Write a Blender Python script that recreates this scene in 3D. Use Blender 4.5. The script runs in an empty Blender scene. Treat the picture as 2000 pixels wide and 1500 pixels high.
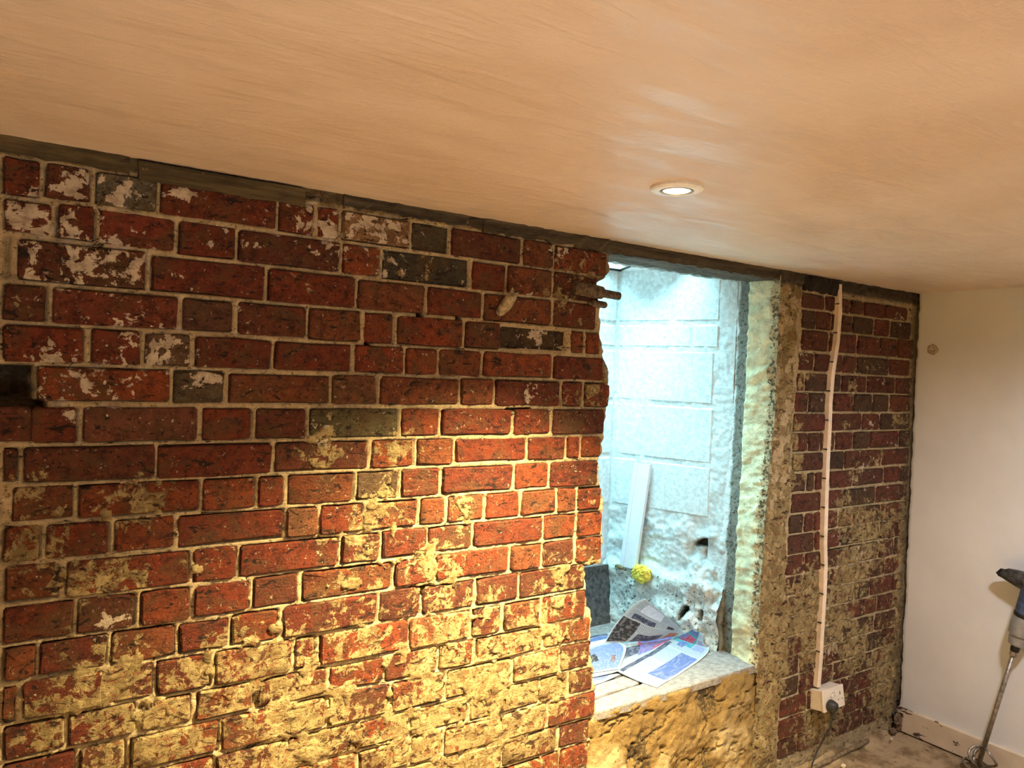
import bpy, math, random
import numpy as np
from mathutils import Matrix, Vector

random.seed(7)
C = bpy.context.scene.collection
SC = bpy.context.scene

# ------------------------------------------------------------------ camera
# world: the brick wall face is the plane Y=0 (room on -Y), X runs along it, floor z=0
YAW, PITCH, ROLL, FPX = 0.5982, -0.01813, 0.03889, 1464.4
fw = Vector((math.sin(YAW)*math.cos(PITCH), math.cos(YAW)*math.cos(PITCH), math.sin(PITCH)))
rt = Vector((math.cos(YAW), -math.sin(YAW), 0)); up = rt.cross(fw)
r2 = math.cos(ROLL)*rt + math.sin(ROLL)*up
u2 = -math.sin(ROLL)*rt + math.cos(ROLL)*up
cam = bpy.data.cameras.new('camera'); co = bpy.data.objects.new('camera', cam); C.objects.link(co)
m = Matrix(((r2.x, u2.x, -fw.x, 0), (r2.y, u2.y, -fw.y, 0), (r2.z, u2.z, -fw.z, 0), (0, 0, 0, 1)))
co.matrix_world = Matrix.Translation((0, -1.7047, 1.4953)) @ m
cam.sensor_width = 36; cam.lens = FPX/2000*36; cam.clip_start = .02
SC.camera = co

# ------------------------------------------------------------------ world, exposure
SC.view_settings.view_transform = 'Standard'; SC.view_settings.look = 'None'
SC.view_settings.gamma = 1; SC.view_settings.use_curve_mapping = False
SC.view_settings.exposure = 0.0
SC.cycles.use_denoising = True
SC.cycles.max_bounces = 10; SC.cycles.diffuse_bounces = 6
w = bpy.data.worlds.new('sky'); SC.world = w; w.use_nodes = True
bg = w.node_tree.nodes['Background']
bg.inputs[0].default_value = (.45, .86, 1.0, 1); bg.inputs[1].default_value = 44

# ------------------------------------------------------------------ ceiling spots: the visible downlight, then added fill
CEIL = 1.895
WARM = (1.0, .76, .48)
def spot(name, x, y, energy, size=2.3, blend=.9, r=.022, col=WARM, aim=None):
    l = bpy.data.lights.new(name, 'SPOT'); l.energy = energy; l.color = col
    l.spot_size = size; l.spot_blend = blend; l.shadow_soft_size = r
    o = bpy.data.objects.new(name, l); C.objects.link(o); o.location = (x, y, CEIL-.014)
    if aim: o.rotation_euler = (Vector(aim)-o.location).to_track_quat('-Z', 'Y').to_euler()
    return o
spot('downlight_or_fill', 1.17, -.577, 760, 1.85, .82, col=(1.0, .75, .35), aim=(1.04, -.55, .6))
spot('downlight_or_fill', 2.30, -1.10, 125, 2.95, 1.0, r=.07, col=(1, .97, .97))  # added fill for the right wall, out of view
spot('downlight_or_fill', .1, -2.6, 18)  # added fill from the rear, out of view
spot('downlight_or_fill', -1.1, -1.3, 6)  # added fill from the far left, out of view
# unseen fill light added behind the camera, turned up at the ceiling
wl = bpy.data.lights.new('ceiling_fill', 'AREA'); wl.spread = 1.5; wl.energy = 5; wl.color = (1, .82, .66); wl.shape = 'RECTANGLE'; wl.size = .5; wl.size_y = .3
wo = bpy.data.objects.new('ceiling_fill', wl); C.objects.link(wo); wo.location = (.2, -2.6, .30)
wo.rotation_euler = (Vector((.3, -1.2, 1.9))-wo.location).to_track_quat('-Z', 'Y').to_euler()

# ------------------------------------------------------------------ noise
def _h(ix, iy, s):
    n = (ix.astype(np.int64)*374761393 + iy.astype(np.int64)*668265263 + s*1442695041) & 0xffffffff
    n = ((n ^ (n >> 13))*1274126177) & 0xffffffff
    return ((n ^ (n >> 16)) & 0xffff)/65535.0
def vn(x, y, s=0):
    ix = np.floor(x); iy = np.floor(y); fx = x-ix; fy = y-iy
    fx = fx*fx*(3-2*fx); fy = fy*fy*(3-2*fy); ix = ix.astype(np.int64); iy = iy.astype(np.int64)
    a = _h(ix, iy, s); b = _h(ix+1, iy, s); c = _h(ix, iy+1, s); d = _h(ix+1, iy+1, s)
    return (a*(1-fx)+b*fx)*(1-fy)+(c*(1-fx)+d*fx)*fy
def fbm(x, y, f, o=4, s=0, g=.5):
    x = np.asarray(x, float); y = np.asarray(y, float)
    r = 0; a = 1; t = 0
    for k in range(o):
        r = r+a*vn(x*f+17.3*k, y*f-9.1*k, s+k*11); t += a; a *= g; f *= 2.03
    return r/t
def sst(a, b, x):
    t = np.clip((x-a)/(b-a), 0, 1); return t*t*(3-2*t)

# ------------------------------------------------------------------ mesh helpers
def mesh_obj(name, v, f, mat=None, parent=None, smooth=False, attrs=None, loc=None):
    me = bpy.data.meshes.new(name); me.from_pydata([tuple(map(float, p)) for p in v] if not isinstance(v, np.ndarray) else v.tolist(), [], f)
    if mat: me.materials.append(mat)
    if attrs:
        for k, a in attrs.items():
            a = np.asarray(a, dtype=np.float32)
            if a.ndim == 2:
                at = me.color_attributes.new(k, 'FLOAT_COLOR', 'POINT')
                c = np.ones((len(a), 4), np.float32); c[:, :3] = a; at.data.foreach_set('color', c.ravel())
            else:
                at = me.attributes.new(k, 'FLOAT', 'POINT'); at.data.foreach_set('value', a)
    if smooth: me.polygons.foreach_set('use_smooth', [True]*len(me.polygons))
    me.update()
    o = bpy.data.objects.new(name, me); C.objects.link(o)
    if loc is not None: o.location = loc
    if parent: o.parent = parent
    return o
def empty(name, loc=(0, 0, 0), rot=(0, 0, 0)):
    o = bpy.data.objects.new(name, None); C.objects.link(o); o.location = loc; o.rotation_euler = rot
    o.empty_display_size = .05
    return o
def tag(o, label=None, cat=None, group=None, kind=None):
    if label: o['label'] = label
    if cat: o['category'] = cat
    if group: o['group'] = group
    if kind: o['kind'] = kind
    return o
def grid_faces(nr, nc):
    i = np.arange(nr-1)[:, None]*nc+np.arange(nc-1)[None, :]
    q = np.stack([i, i+1, i+nc+1, i+nc], -1).reshape(-1, 4)
    return q
def box_vf(x0, x1, y0, y1, z0, z1):
    v = [(x, y, z) for x in (x0, x1) for y in (y0, y1) for z in (z0, z1)]
    f = [(0, 1, 3, 2), (4, 6, 7, 5), (0, 4, 5, 1), (2, 3, 7, 6), (0, 2, 6, 4), (1, 5, 7, 3)]
    return v, f
def box(name, b, mat, parent=None, bevel=0, loc=None, seg=2):
    v, f = box_vf(*b); o = mesh_obj(name, v, f, mat, parent, loc=loc)
    if bevel:
        md = o.modifiers.new('bevel', 'BEVEL'); md.width = bevel; md.segments = seg; md.limit_method = 'ANGLE'
    return o
def tube_vf(pts, rad, n=10, caps=True):
    pts = [Vector(p) for p in pts]; v = []; f = []
    rad = rad if hasattr(rad, '__len__') else [rad]*len(pts)
    ref = Vector((0, 0, 1))
    for i, p in enumerate(pts):
        d = (pts[min(i+1, len(pts)-1)]-pts[max(i-1, 0)]).normalized()
        if abs(d.dot(ref)) > .95: ref = Vector((1, 0, 0)) if abs(d.x) < .9 else Vector((0, 1, 0))
        a = d.cross(ref).normalized(); b = d.cross(a); ref = b.cross(d) if False else ref
        for k in range(n):
            t = 2*math.pi*k/n; v.append(p+(a*math.cos(t)+b*math.sin(t))*rad[i])
    for i in range(len(pts)-1):
        for k in range(n):
            f.append((i*n+k, i*n+(k+1) % n, (i+1)*n+(k+1) % n, (i+1)*n+k))
    if caps: f.append(tuple(range(n))[::-1]); f.append(tuple((len(pts)-1)*n+k for k in range(n)))
    return v, f
def tube(name, pts, rad, mat, parent=None, n=10, loc=None):
    v, f = tube_vf(pts, rad, n); return mesh_obj(name, v, f, mat, parent, smooth=True, loc=loc)
def lathe(name, prof, mat, parent=None, n=32, loc=(0, 0, 0), rot=None, smooth=True):
    v = []; f = []
    for r, z in prof:
        for k in range(n):
            t = 2*math.pi*k/n; v.append((r*math.cos(t), r*math.sin(t), z))
    for i in range(len(prof)-1):
        for k in range(n): f.append((i*n+k, i*n+(k+1) % n, (i+1)*n+(k+1) % n, (i+1)*n+k))
    f.append(tuple(range(n))[::-1]); f.append(tuple((len(prof)-1)*n+k for k in range(n)))
    o = mesh_obj(name, v, f, mat, parent, smooth, loc=loc)
    if rot: o.rotation_euler = rot
    if smooth:
        md = o.modifiers.new('split', 'EDGE_SPLIT'); md.split_angle = math.radians(40)
    return o

# ------------------------------------------------------------------ materials
class NT:
    def __init__(s, name):
        s.m = bpy.data.materials.new(name); s.m.use_nodes = True; s.t = s.m.node_tree
        s.b = s.t.nodes['Principled BSDF']; s.out = s.t.nodes['Material Output']
        s.pos = s.n('ShaderNodeNewGeometry').outputs['Position']
    def n(s, ty, **k):
        nd = s.t.nodes.new(ty)
        for a, b in k.items(): setattr(nd, a, b)
        return nd
    def L(s, a, b): s.t.links.new(a, b)
    def put(s, sock, v):
        if hasattr(v, 'is_output') or isinstance(v, bpy.types.NodeSocket): s.L(v, sock)
        elif isinstance(v, (tuple, list)): sock.default_value = (*v, 1) if len(v) == 3 and len(sock.default_value) == 4 else v
        else: sock.default_value = v
    def noise(s, scale, detail=4, rough=.6, vec=None, dist=0, stretch=None):
        n = s.n('ShaderNodeTexNoise'); n.inputs['Scale'].default_value = scale; n.inputs['Detail'].default_value = detail
        n.inputs['Roughness'].default_value = rough; n.inputs['Distortion'].default_value = dist
        vec = vec or s.pos
        if stretch:
            mp = s.n('ShaderNodeMapping'); s.L(vec, mp.inputs[0]); mp.inputs['Scale'].default_value = stretch
            if len(stretch) > 3: pass
            vec = mp.outputs[0]
        s.L(vec, n.inputs['Vector']); return n.outputs[0]
    def vor(s, scale, feat='F1', vec=None):
        n = s.n('ShaderNodeTexVoronoi', feature=feat); n.inputs['Scale'].default_value = scale
        s.L(vec or s.pos, n.inputs['Vector']); return n.outputs['Distance']
    def ma(s, op, a, b=0.0, c=0.0, clamp=False):
        n = s.n('ShaderNodeMath', operation=op, use_clamp=clamp); s.put(n.inputs[0], a); s.put(n.inputs[1], b)
        if op == 'MULTIPLY_ADD': s.put(n.inputs[2], c)
        return n.outputs[0]
    def ramp(s, x, a, b):
        n = s.n('ShaderNodeMapRange', interpolation_type='SMOOTHSTEP'); s.put(n.inputs[0], x)
        n.inputs[1].default_value = a; n.inputs[2].default_value = b; return n.outputs[0]
    def mix(s, f, a, b, mode='MIX'):
        n = s.n('ShaderNodeMix', data_type='RGBA', blend_type=mode); s.put(n.inputs[0], f); s.put(n.inputs[6], a); s.put(n.inputs[7], b)
        return n.outputs[2]
    def attr(s, name, col=False):
        n = s.n('ShaderNodeAttribute', attribute_name=name); return n.outputs[0 if col else 2]
    def bump(s, h, strength=.5, dist=.003, chain=None):
        n = s.n('ShaderNodeBump'); n.inputs['Strength'].default_value = strength; n.inputs['Distance'].default_value = dist
        s.put(n.inputs['Height'], h)
        if chain: s.L(chain, n.inputs['Normal'])
        s.L(n.outputs[0], s.b.inputs['Normal']); return n.outputs[0]
    def col(s, c): s.put(s.b.inputs['Base Color'], c)
    def rgh(s, r): s.put(s.b.inputs['Roughness'], r)

def simple(name, c, r=.5, metal=0, var=.08, scale=60, bump=.1, dist=.001):
    k = NT(name); n = k.noise(scale, 4)
    k.col(k.mix(k.ramp(n, .3, .7), tuple(x*(1-var) for x in c), tuple(min(1, x*(1+var)) for x in c)))
    k.rgh(r); k.b.inputs['Metallic'].default_value = metal
    k.bump(n, bump, dist); return k.m

def wall_material(name, is_brick):
    k = NT(name)
    fine = k.noise(160, 5, .75); mid = k.noise(38, 5, .65); big = k.noise(9, 4, .6)
    gash = k.noise(26, 6, .72, stretch=(1, 1, 2.1), dist=.8)
    if is_brick:
        oi = k.n('ShaderNodeObjectInfo')
        base = oi.outputs['Color']
        dk = k.mix(1.0, base, (.42, .34, .34), 'MULTIPLY')
        c = k.mix(k.ramp(mid, .34, .56), dk, base)
        c = k.mix(k.ma('MULTIPLY', k.ramp(fine, .52, .66), .6), c, k.mix(1.0, base, (1.7, 2.3, 2.6), 'MULTIPLY'))
        film = k.ramp(k.noise(13, 6, .7, dist=.4), .46, .62)
        c = k.mix(k.ma('MULTIPLY', film, .62), c, (.105, .058, .022))
        c = k.mix(k.ramp(k.noise(105, 5, .72), .43, .36), c, k.mix(1.0, c, (.22, .16, .14), 'MULTIPLY'))
        c = k.mix(k.ramp(gash, .425, .385), c, (.018, .006, .004))
        c = k.mix(k.ramp(k.noise(75, 6, .78), .63, .645), c, (.62, .52, .38))
    else:
        c = k.mix(k.ramp(mid, .3, .7), (.52, .40, .22), (.78, .64, .40))
        c = k.mix(k.ramp(fine, .58, .68), c, (.90, .80, .58))
        c = k.mix(k.ramp(k.noise(130, 4, .75), .44, .36), c, (.24, .16, .07))
        c = k.mix(k.ramp(gash, .39, .35), c, (.07, .040, .018))
    # cement / old plaster dragged over the bricks
    sm = k.attr('smear')
    e = k.ma('ADD', sm, k.ma('MULTIPLY', k.ma('SUBTRACT', k.noise(30, 6, .72, dist=.5), .5), 1.9))
    e = k.ramp(e, .46, .56)
    sc = k.mix(k.ramp(mid, .35, .65), (.30, .22, .10), (.62, .49, .24))
    sc = k.mix(k.ramp(big, .45, .62), sc, (.45, .36, .17))
    sc = k.mix(k.ma('MULTIPLY', k.ramp(k.noise(16, 5, .7, dist=.6), .50, .58), .8), sc, (.24, .175, .07))
    sc = k.mix(k.ramp(fine, .6, .75), sc, (.82, .70, .45))
    sc = k.mix(k.ramp(k.noise(120, 4, .75), .44, .37), sc, (.20, .12, .045))
    sc = k.mix(k.ramp(gash, .45, .40), sc, (.07, .032, .012))
    sc = k.mix(k.ma('MULTIPLY', k.ramp(k.noise(52, 6, .75), .56, .62), .75), sc, (.30, .085, .025))
    c = k.mix(e, c, sc)
    # lime wash flakes
    li = k.attr('lime')
    f = k.ma('ADD', li, k.ma('MULTIPLY', k.ma('SUBTRACT', k.noise(34, 6, .66, dist=.35), .5), 2.2))
    f = k.ramp(f, .60, .64)
    c = k.mix(f, c, k.mix(k.ramp(mid, .35, .6), (.50, .40, .30), (.80, .70, .56)))
    g = k.attr('dirt_shade')
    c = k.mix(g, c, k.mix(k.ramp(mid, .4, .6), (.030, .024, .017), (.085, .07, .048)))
    k.col(c); k.rgh(.88)
    h = k.ma('ADD', k.ma('MULTIPLY', fine, .40), k.ma('MULTIPLY', gash, .9))
    h = k.ma('ADD', h, k.ma('MULTIPLY', k.ramp(gash, .35, .41), .20))
    h = k.ma('ADD', h, k.ma('MULTIPLY', f, .10)); h = k.ma('ADD', h, k.ma('MULTIPLY', e, .12))
    k.bump(h, 1.0, .013)
    return k.m
M_BRICK = wall_material('old_red_brick', True)
M_MORTAR = wall_material('sandy_lime_mortar', False)

def vcol_material(name, rough=.85, fs=150, ms=30, bs=.9, dist=.006, speck=0, spec_col=(.05, .06, .05)):
    k = NT(name); c = k.attr('tint', True)
    fine = k.noise(fs, 5, .7); mid = k.noise(ms, 5, .65)
    c = k.mix(1.0, c, k.mix(k.ramp(mid, .3, .7), (.80, .80, .80), (1.15, 1.15, 1.15)), 'MULTIPLY')
    d = k.attr('grime')
    e = k.ma('ADD', d, k.ma('MULTIPLY', k.ma('SUBTRACT', k.noise(75, 5, .75), .5), 2.0))
    c = k.mix(k.ma('MULTIPLY', k.ramp(e, .52, .60), .9), c, spec_col)
    k.col(c); k.rgh(rough)
    k.bump(k.ma('ADD', k.ma('MULTIPLY', fine, .5), mid), bs, dist)
    return k.m
M_WHITEBLOCK = vcol_material('painted_block', .6, 220, 60, .5, .004)
M_RENDER = vcol_material('cement_render', .9, 150, 28, 1.0, .010, spec_col=(.06, .045, .025))

# measured brickwork, millimetres
GX= [-100, 150, 400, 650, 900, 1150, 1400, 1600]
BEDS= [[1862, 1862, 1862, 1862, 1862, 1862, 1862, 1862], [1784, 1788, 1787, 1785, 1784, 1784, 1784, 1784], [1718, 1714, 1709, 1707, 1705, 1703, 1702, 1702], [1629, 1627, 1626, 1626, 1625, 1623, 1621, 1621], [1548, 1549, 1548, 1546, 1546, 1547, 1548, 1548], [1472, 1473, 1472, 1471, 1472, 1472, 1472, 1473], [1395, 1395, 1395, 1394, 1394, 1394, 1393, 1393], [1318, 1316, 1314, 1314, 1314, 1313, 1313, 1313], [1245, 1240, 1237, 1237, 1240, 1242, 1241, 1241], [1166, 1163, 1161, 1161, 1162, 1162, 1161, 1159], [1090, 1088, 1087, 1085, 1085, 1086, 1085, 1085], [1012, 1009, 1007, 1008, 1011, 1011, 1009, 1007], [933, 931, 930, 932, 935, 934, 931, 928], [859, 858, 856, 854, 853, 852, 851, 851], [778, 778, 774, 772, 771, 769, 767, 766], [709, 706, 703, 701, 698, 695, 694, 693], [629, 627, 624, 620, 617, 615, 614, 613], [560, 555, 550, 546, 543, 540, 536, 534], [490, 483, 475, 470, 468, 464, 458, 454], [409, 403, 396, 389, 387, 386, 385, 382]]
JOINTS= [[-10, 56, 141, 261, 507, 595, 653, 839, 951, 1179, 1291, 1501], [-8, 77, 151, 297, 420, 660, 762, 1018, 1131, 1289, 1498], [-7, 17, 246, 487, 701, 889, 1058, 1293, 1456], [-5, 75, 309, 422, 582, 719, 807, 1004, 1122, 1359, 1416, 1482], [-3, 139, 238, 335, 506, 698, 833, 929, 1065, 1301, 1514], [51, 297, 406, 644, 766, 997, 1107, 1334, 1419, 1521], [57, 131, 355, 469, 593, 828, 942, 1170, 1303, 1511], [2, 35, 272, 514, 750, 874, 988, 1222, 1361, 1415, 1503], [3, 16, 128, 362, 479, 544, 715, 833, 950, 1179, 1302, 1486], [5, 75, 193, 313, 548, 627, 740, 889, 970, 1089, 1205, 1333, 1409, 1511], [7, 109, 346, 443, 681, 789, 917, 1055, 1289, 1411, 1511], [9, 133, 244, 350, 474, 586, 824, 941, 1176, 1289, 1410, 1515], [10, 71, 194, 322, 430, 544, 787, 906, 1070, 1214, 1457], [12, 42, 189, 282, 397, 576, 634, 874, 1060, 1160, 1292, 1475], [14, 123, 252, 360, 493, 662, 808, 961, 1074, 1305, 1485], [15, 142, 235, 418, 566, 664, 828, 987, 1200, 1370, 1496], [17, 118, 285, 409, 568, 746, 882, 1061, 1300, 1405, 1504], [18, 192, 369, 571, 748, 891, 987, 1164, 1333, 1514], [20, 184, 289, 480, 673, 834, 1044, 1176, 1374, 1508]]
EDGE= [(1503, 1899), (1494, 1879), (1504, 1804), (1479, 1778), (1447, 1758), (1474, 1694), (1472, 1617), (1491, 1557), (1514, 1512), (1523, 1435), (1517, 1388), (1503, 1342), (1511, 1311), (1503, 1265), (1489, 1234), (1497, 1157), (1515, 1117), (1512, 1063), (1518, 1000), (1516, 925), (1451, 920), (1459, 851), (1471, 803), (1487, 770), (1487, 692), (1498, 613), (1511, 547), (1520, 467)]
TRUNK= [(2666, 1876), (2664, 1769), (2657, 1649), (2636, 1530), (2628, 1411), (2631, 1332), (2629, 1193), (2631, 1074), (2634, 994), (2637, 875), (2647, 794), (2649, 674), (2645, 554), (2643, 414), (2637, 319)]
LIME= [(31, 1753, 62), (113, 1835, 56), (194, 1824, 58), (100, 1684, 103), (189, 1684, 78), (289, 1834, 41), (435, 1852, 44), (561, 1832, 59), (384, 1756, 27), (460, 1749, 56), (294, 1664, 41), (419, 1665, 44), (238, 1585, 40), (289, 1513, 62), (123, 1435, 95), (232, 1447, 60), (351, 1451, 53), (623, 1793, 73), (698, 1828, 76), (755, 1736, 39), (779, 1820, 79), (615, 1337, 61), (198, 955, 60), (159, 1044, 48), (1231, 1445, 56), (1053, 1290, 45), (1254, 1344, 40), (1320, 1857, 66), (211, 1551, 39), (70, 1483, 36), (1220, 1673, 48), (1260, 1590, 48)]
SMEAR= [(778, 1132, 94), (727, 1073, 78), (855, 1308, 48), (639, 1349, 62), (616, 1289, 74), (800, 1284, 67), (248, 1204, 71), (211, 1185, 60), (54, 1117, 74), (133, 1047, 77), (373, 1051, 32), (224, 1036, 50), (942, 973, 116), (731, 960, 78), (1013, 1115, 59), (1351, 880, 103), (1105, 856, 77), (995, 804, 135), (736, 821, 106), (607, 867, 61), (514, 788, 132), (380, 826, 77), (184, 811, 100), (281, 714, 128), (96, 778, 66), (614, 659, 152), (886, 543, 129), (1115, 643, 142), (1207, 494, 132), (1075, 441, 140), (968, 727, 118), (432, 873, 56), (19, 1578, 44), (1328, 1696, 101), (1361, 1417, 85), (1437, 1448, 70), (1161, 734, 79), (1309, 604, 120), (1381, 1775, 85), (684, 1874, 63), (572, 1857, 47), (628, 1674, 49), (866, 1748, 82), (334, 1668, 31), (531, 1665, 58), (209, 890, 60), (51, 1236, 55), (454, 1248, 34), (1283, 756, 101)]
# ================================================================== BRICK WALL, LEFT OF THE OPENING
mm = lambda L: np.array(L, float)/1000
gx = mm(GX); beds = mm(BEDS)
def bz(i, X): return np.interp(X, gx, beds[i])
edge = mm(EDGE)[::-1]                                  # ascending z
def xe_left(z):
    z = np.asarray(z, float)
    base = np.interp(z, np.r_[0, .2, .4, edge[:, 1]], np.r_[1.49, 1.485, 1.50, edge[:, 0]])
    return base + (fbm(z, z*0+3, 60, 3, 5)-.5)*.016
def blobs(L, x, z, g=1.0):
    r = np.zeros(np.broadcast(x, z).shape)
    for a, b, c in mm(L):
        r = np.maximum(r, np.exp(-((x-a)**2+(z-b)**2)/(c*c)*.9))
    return r*g
def smear_left(x, z):
    s = blobs(SMEAR, x, z, .50) + .12 + .07*sst(1.0, .7, z)*sst(.75, .35, x)
    s = s + .22*sst(.85, .45, z - .12*(x-.7)) + .16*sst(1.36, 1.48, x)*(z > .9)
    return s - .14*sst(1.25, 1.45, z)
def lime_left(x, z): return blobs(LIME, x, z, .62) + .08*sst(1.3, 1.6, z) + .03
rows_left = []
for i, js in enumerate(JOINTS):
    js = [j/1000 for j in js]
    for a, b in zip(js[:-1], js[1:]): rows_left.append((i, a, b))
    # generated continuation to the left, outside the photograph
    x = js[0]; k = 0
    if i == 5: continue
    while x > -.88:
        wd = .232 if (i+k) % 2 else .118
        rows_left.append((i, x-wd, x)); x -= wd; k += 1
for r in range(5):                                      # courses below the last one read from the photo
    z1 = .385-.077*r
    x = 1.50 - (.06 if r % 2 else 0); k = r
    while x > -.88:
        wd = .232 if k % 2 else .118
        rows_left.append((('g', z1), x-wd, x)); x -= wd; k += 1
def zr(i, X):
    if isinstance(i, tuple): return i[1], i[1]-.077
    return float(bz(i, X)), float(bz(i+1, X))

def mortar_relief(xs, zs, bricks, S, Lm, D, holes=(), s=0, recess=.0025):
    """height (metres proud of Y=0, negative = recessed) and attributes on a grid of points"""
    inside = np.zeros(xs.shape, bool)
    for a, b, z0, z1 in bricks:
        inside |= (xs > a+.006) & (xs < b-.006) & (zs < z0-.006) & (zs > z1+.006)
    n1 = fbm(xs, zs, 28, 5, s+1); n2 = fbm(xs, zs, 110, 3, s+2); n3 = fbm(xs, zs, 6, 3, s+3)
    h = -recess + (n1-.5)*.010 + (n2-.5)*.006
    h = np.where(inside, -.020, h)
    e = S + (n1-.5)*1.3 + (n3-.5)*.5
    msk = sst(.68, .76, e)
    hs = .0015 + (n1-.45)*.010 + (n2-.5)*.005
    h = h*(1-msk)+hs*msk
    for (hx, hz, rx, rz, dep) in holes:
        d = np.maximum(np.abs(xs-hx)/rx, np.abs(zs-hz)/rz)+(n1-.5)*.25
        q = sst(1.08, .92, d); h = h*(1-q)-dep*q; D = np.maximum(D, q*.9)  # shade inside the holes is painted in as dark colour
    return h, msk, D

zc = np.linspace(0, CEIL, 372)
xc = np.r_[np.linspace(-.9, -.06, 40), np.linspace(-.055, 1.40, 285)]
xw = np.linspace(0, 1, 24)[1:]; yj = np.linspace(0, .25, 13)[1:]
Z = np.repeat(zc[:, None], len(xc)+len(xw)+len(yj), 1)
xe = xe_left(zc)[:, None]
X = np.hstack([np.repeat(xc[None], len(zc), 0), 1.40+(xe-1.40)*xw[None], np.repeat(xe, len(yj), 1)])
Yj = np.hstack([np.zeros((len(zc), len(xc)+len(xw))), np.repeat(yj[None], len(zc), 0)])
bl = [(a, b, *zr(i, (a+b)/2)) for i, a, b in rows_left]
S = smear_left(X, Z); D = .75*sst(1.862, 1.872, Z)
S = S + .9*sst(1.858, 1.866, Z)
hl, smk, D = mortar_relief(X, Z, bl, S, None, D, holes=[(-.03, 1.433, .077, .036, .12), (.035, 1.368, .036, .034, .06), (-.06, 1.365, .02, .03, .03), (1.125, 1.585, .03, .028, .02), (.875, 1.615, .008, .02, .03), (.735, 1.545, .007, .012, .03), (.985, 1.625, .006, .01, .03), (1.19, 1.389, .04, .005, .03), (1.10, 1.645, .018, .014, .05), (.90, .92, .03, .012, .03)])
isj = Yj > 0
jn = (fbm(Yj, Z, 25, 4, 44)-.5)*.03
V = np.stack([np.where(isj, X+jn*sst(0, .04, Yj), X), np.where(isj, Yj, -hl), Z], -1)
V[..., 0] += np.where(isj, 0, 0)
edgecol = len(xc)+len(xw)-1
V[:, edgecol, 1] = np.abs(fbm(zc, zc*0, 50, 3, 9))*.012
nr, nc = Z.shape
wall_left = empty('wall_left'); tag(wall_left, kind='structure')
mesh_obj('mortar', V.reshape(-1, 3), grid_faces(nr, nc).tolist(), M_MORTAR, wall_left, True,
         {'smear': smk.ravel(), 'lime': np.clip(lime_left(X, Z)*.85, 0, 1).ravel(), 'dirt_shade': np.clip(D, 0, 1).ravel()})

DARKB = {(0, 7): (.10, .085, .05), (1, 6): (.07, .065, .045), (3, 8): (.10, .06, .03), (6, 4): (.16, .13, .06), (5, 1): (.16, .12, .07),
         (8, 6): (.17, .10, .055), (3, 1): (.26, .05, .02), (3, 2): (.17, .06, .035), (5, 3): (.26, .09, .035), (1, 2): (.30, .05, .02), (0, 6): (.42, .23, .11),
         (4, 2): (.22, .12, .07), (0, 2): (.22, .19, .13), (9, 4): (.34, .12, .05), (6, 1): (.26, .08, .045)}
def brick_mesh(parent, a, b, z0, z1, colour, Sf, Lf, rnd, mat=M_BRICK, proud=.002, dirtf=None, depth=.045, cut=None):
    g = .0048
    x0 = a+g+rnd.uniform(-.001, .003); x1 = b-g+rnd.uniform(-.003, .001)
    t = z0-g+rnd.uniform(-.0025, .001); bo = z1+g+rnd.uniform(-.001, .0025)
    w_, h_ = x1-x0, t-bo
    if w_ < .012: return None
    cx, cz = (x0+x1)/2, (t+bo)/2; c = min(.0045, w_*.2)
    out = [(x0+c, t), (cx, t), (x1-c, t), (x1, t-c), (x1, bo+c), (x1-c, bo), (cx, bo), (x0+c, bo), (x0, bo+c), (x0, t-c)]
    j = .0026
    out = [(px+rnd.uniform(-j, j), pz+rnd.uniform(-j, j)) for px, pz in out]
    pr = proud+rnd.uniform(-.002, .0035); v = []
    for (px, pz) in out: v.append((px-cx, depth, pz-cz))
    for (px, pz) in out: v.append((px-cx, -pr+.0042+rnd.uniform(-.0008, .0008), pz-cz))
    ins = .003
    for (px, pz) in out:
        qx = px+(ins if px < cx else -ins)*(1 if abs(px-cx) > .002 else 0); qz = pz+(ins if pz < cz else -ins)
        v.append((qx-cx, -pr+rnd.uniform(-.0014, .0014), qz-cz))
    v.append((rnd.uniform(-.02, .02)*w_/.23, -pr+rnd.uniform(-.002, .002), 0))
    n = 10; f = []
    for L in (0, 1):
        for k in range(n): f.append((L*n+k, L*n+(k+1) % n, (L+1)*n+(k+1) % n, (L+1)*n+k))
    for k in range(n): f.append((2*n+k, 2*n+(k+1) % n, 3*n))
    vx = np.array([q[0]+cx for q in v]); vz = np.array([q[2]+cz for q in v])
    at = {'smear': np.clip(Sf(vx, vz), 0, 1), 'lime': np.clip(Lf(vx, vz), 0, 1),
          'dirt_shade': np.clip(dirtf(vx, vz), 0, 1) if dirtf else np.zeros(len(v))}
    return v, f, at, (cx, 0, cz), colour
def put_bricks(parent, specs, visible, matb=M_BRICK):
    stuffV, stuffF, A = [], [], {'smear': [], 'lime': [], 'dirt_shade': []}
    for sp, vis in zip(specs, visible):
        if sp is None: continue
        v, f, at, loc, colour = sp
        if vis:
            o = mesh_obj('brick', v, f, matb, parent, True, at, loc); o.color = (*colour, 1); o.data.set_sharp_from_angle(angle=.6)
        else:
            k = len(stuffV); stuffV += [(p[0]+loc[0], p[1]+loc[1], p[2]+loc[2]) for p in v]
            stuffF += [tuple(i+k for i in q) for q in f]
            for n_ in A: A[n_] += list(at[n_])
    if stuffV:
        o = mesh_obj('bricks_beyond', stuffV, stuffF, matb, parent, True, A); o.color = (.36, .08, .03, 1); tag(o, kind='stuff')
rnd = random.Random(3)
specs, vis = [], []; cnt = {}
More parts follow.
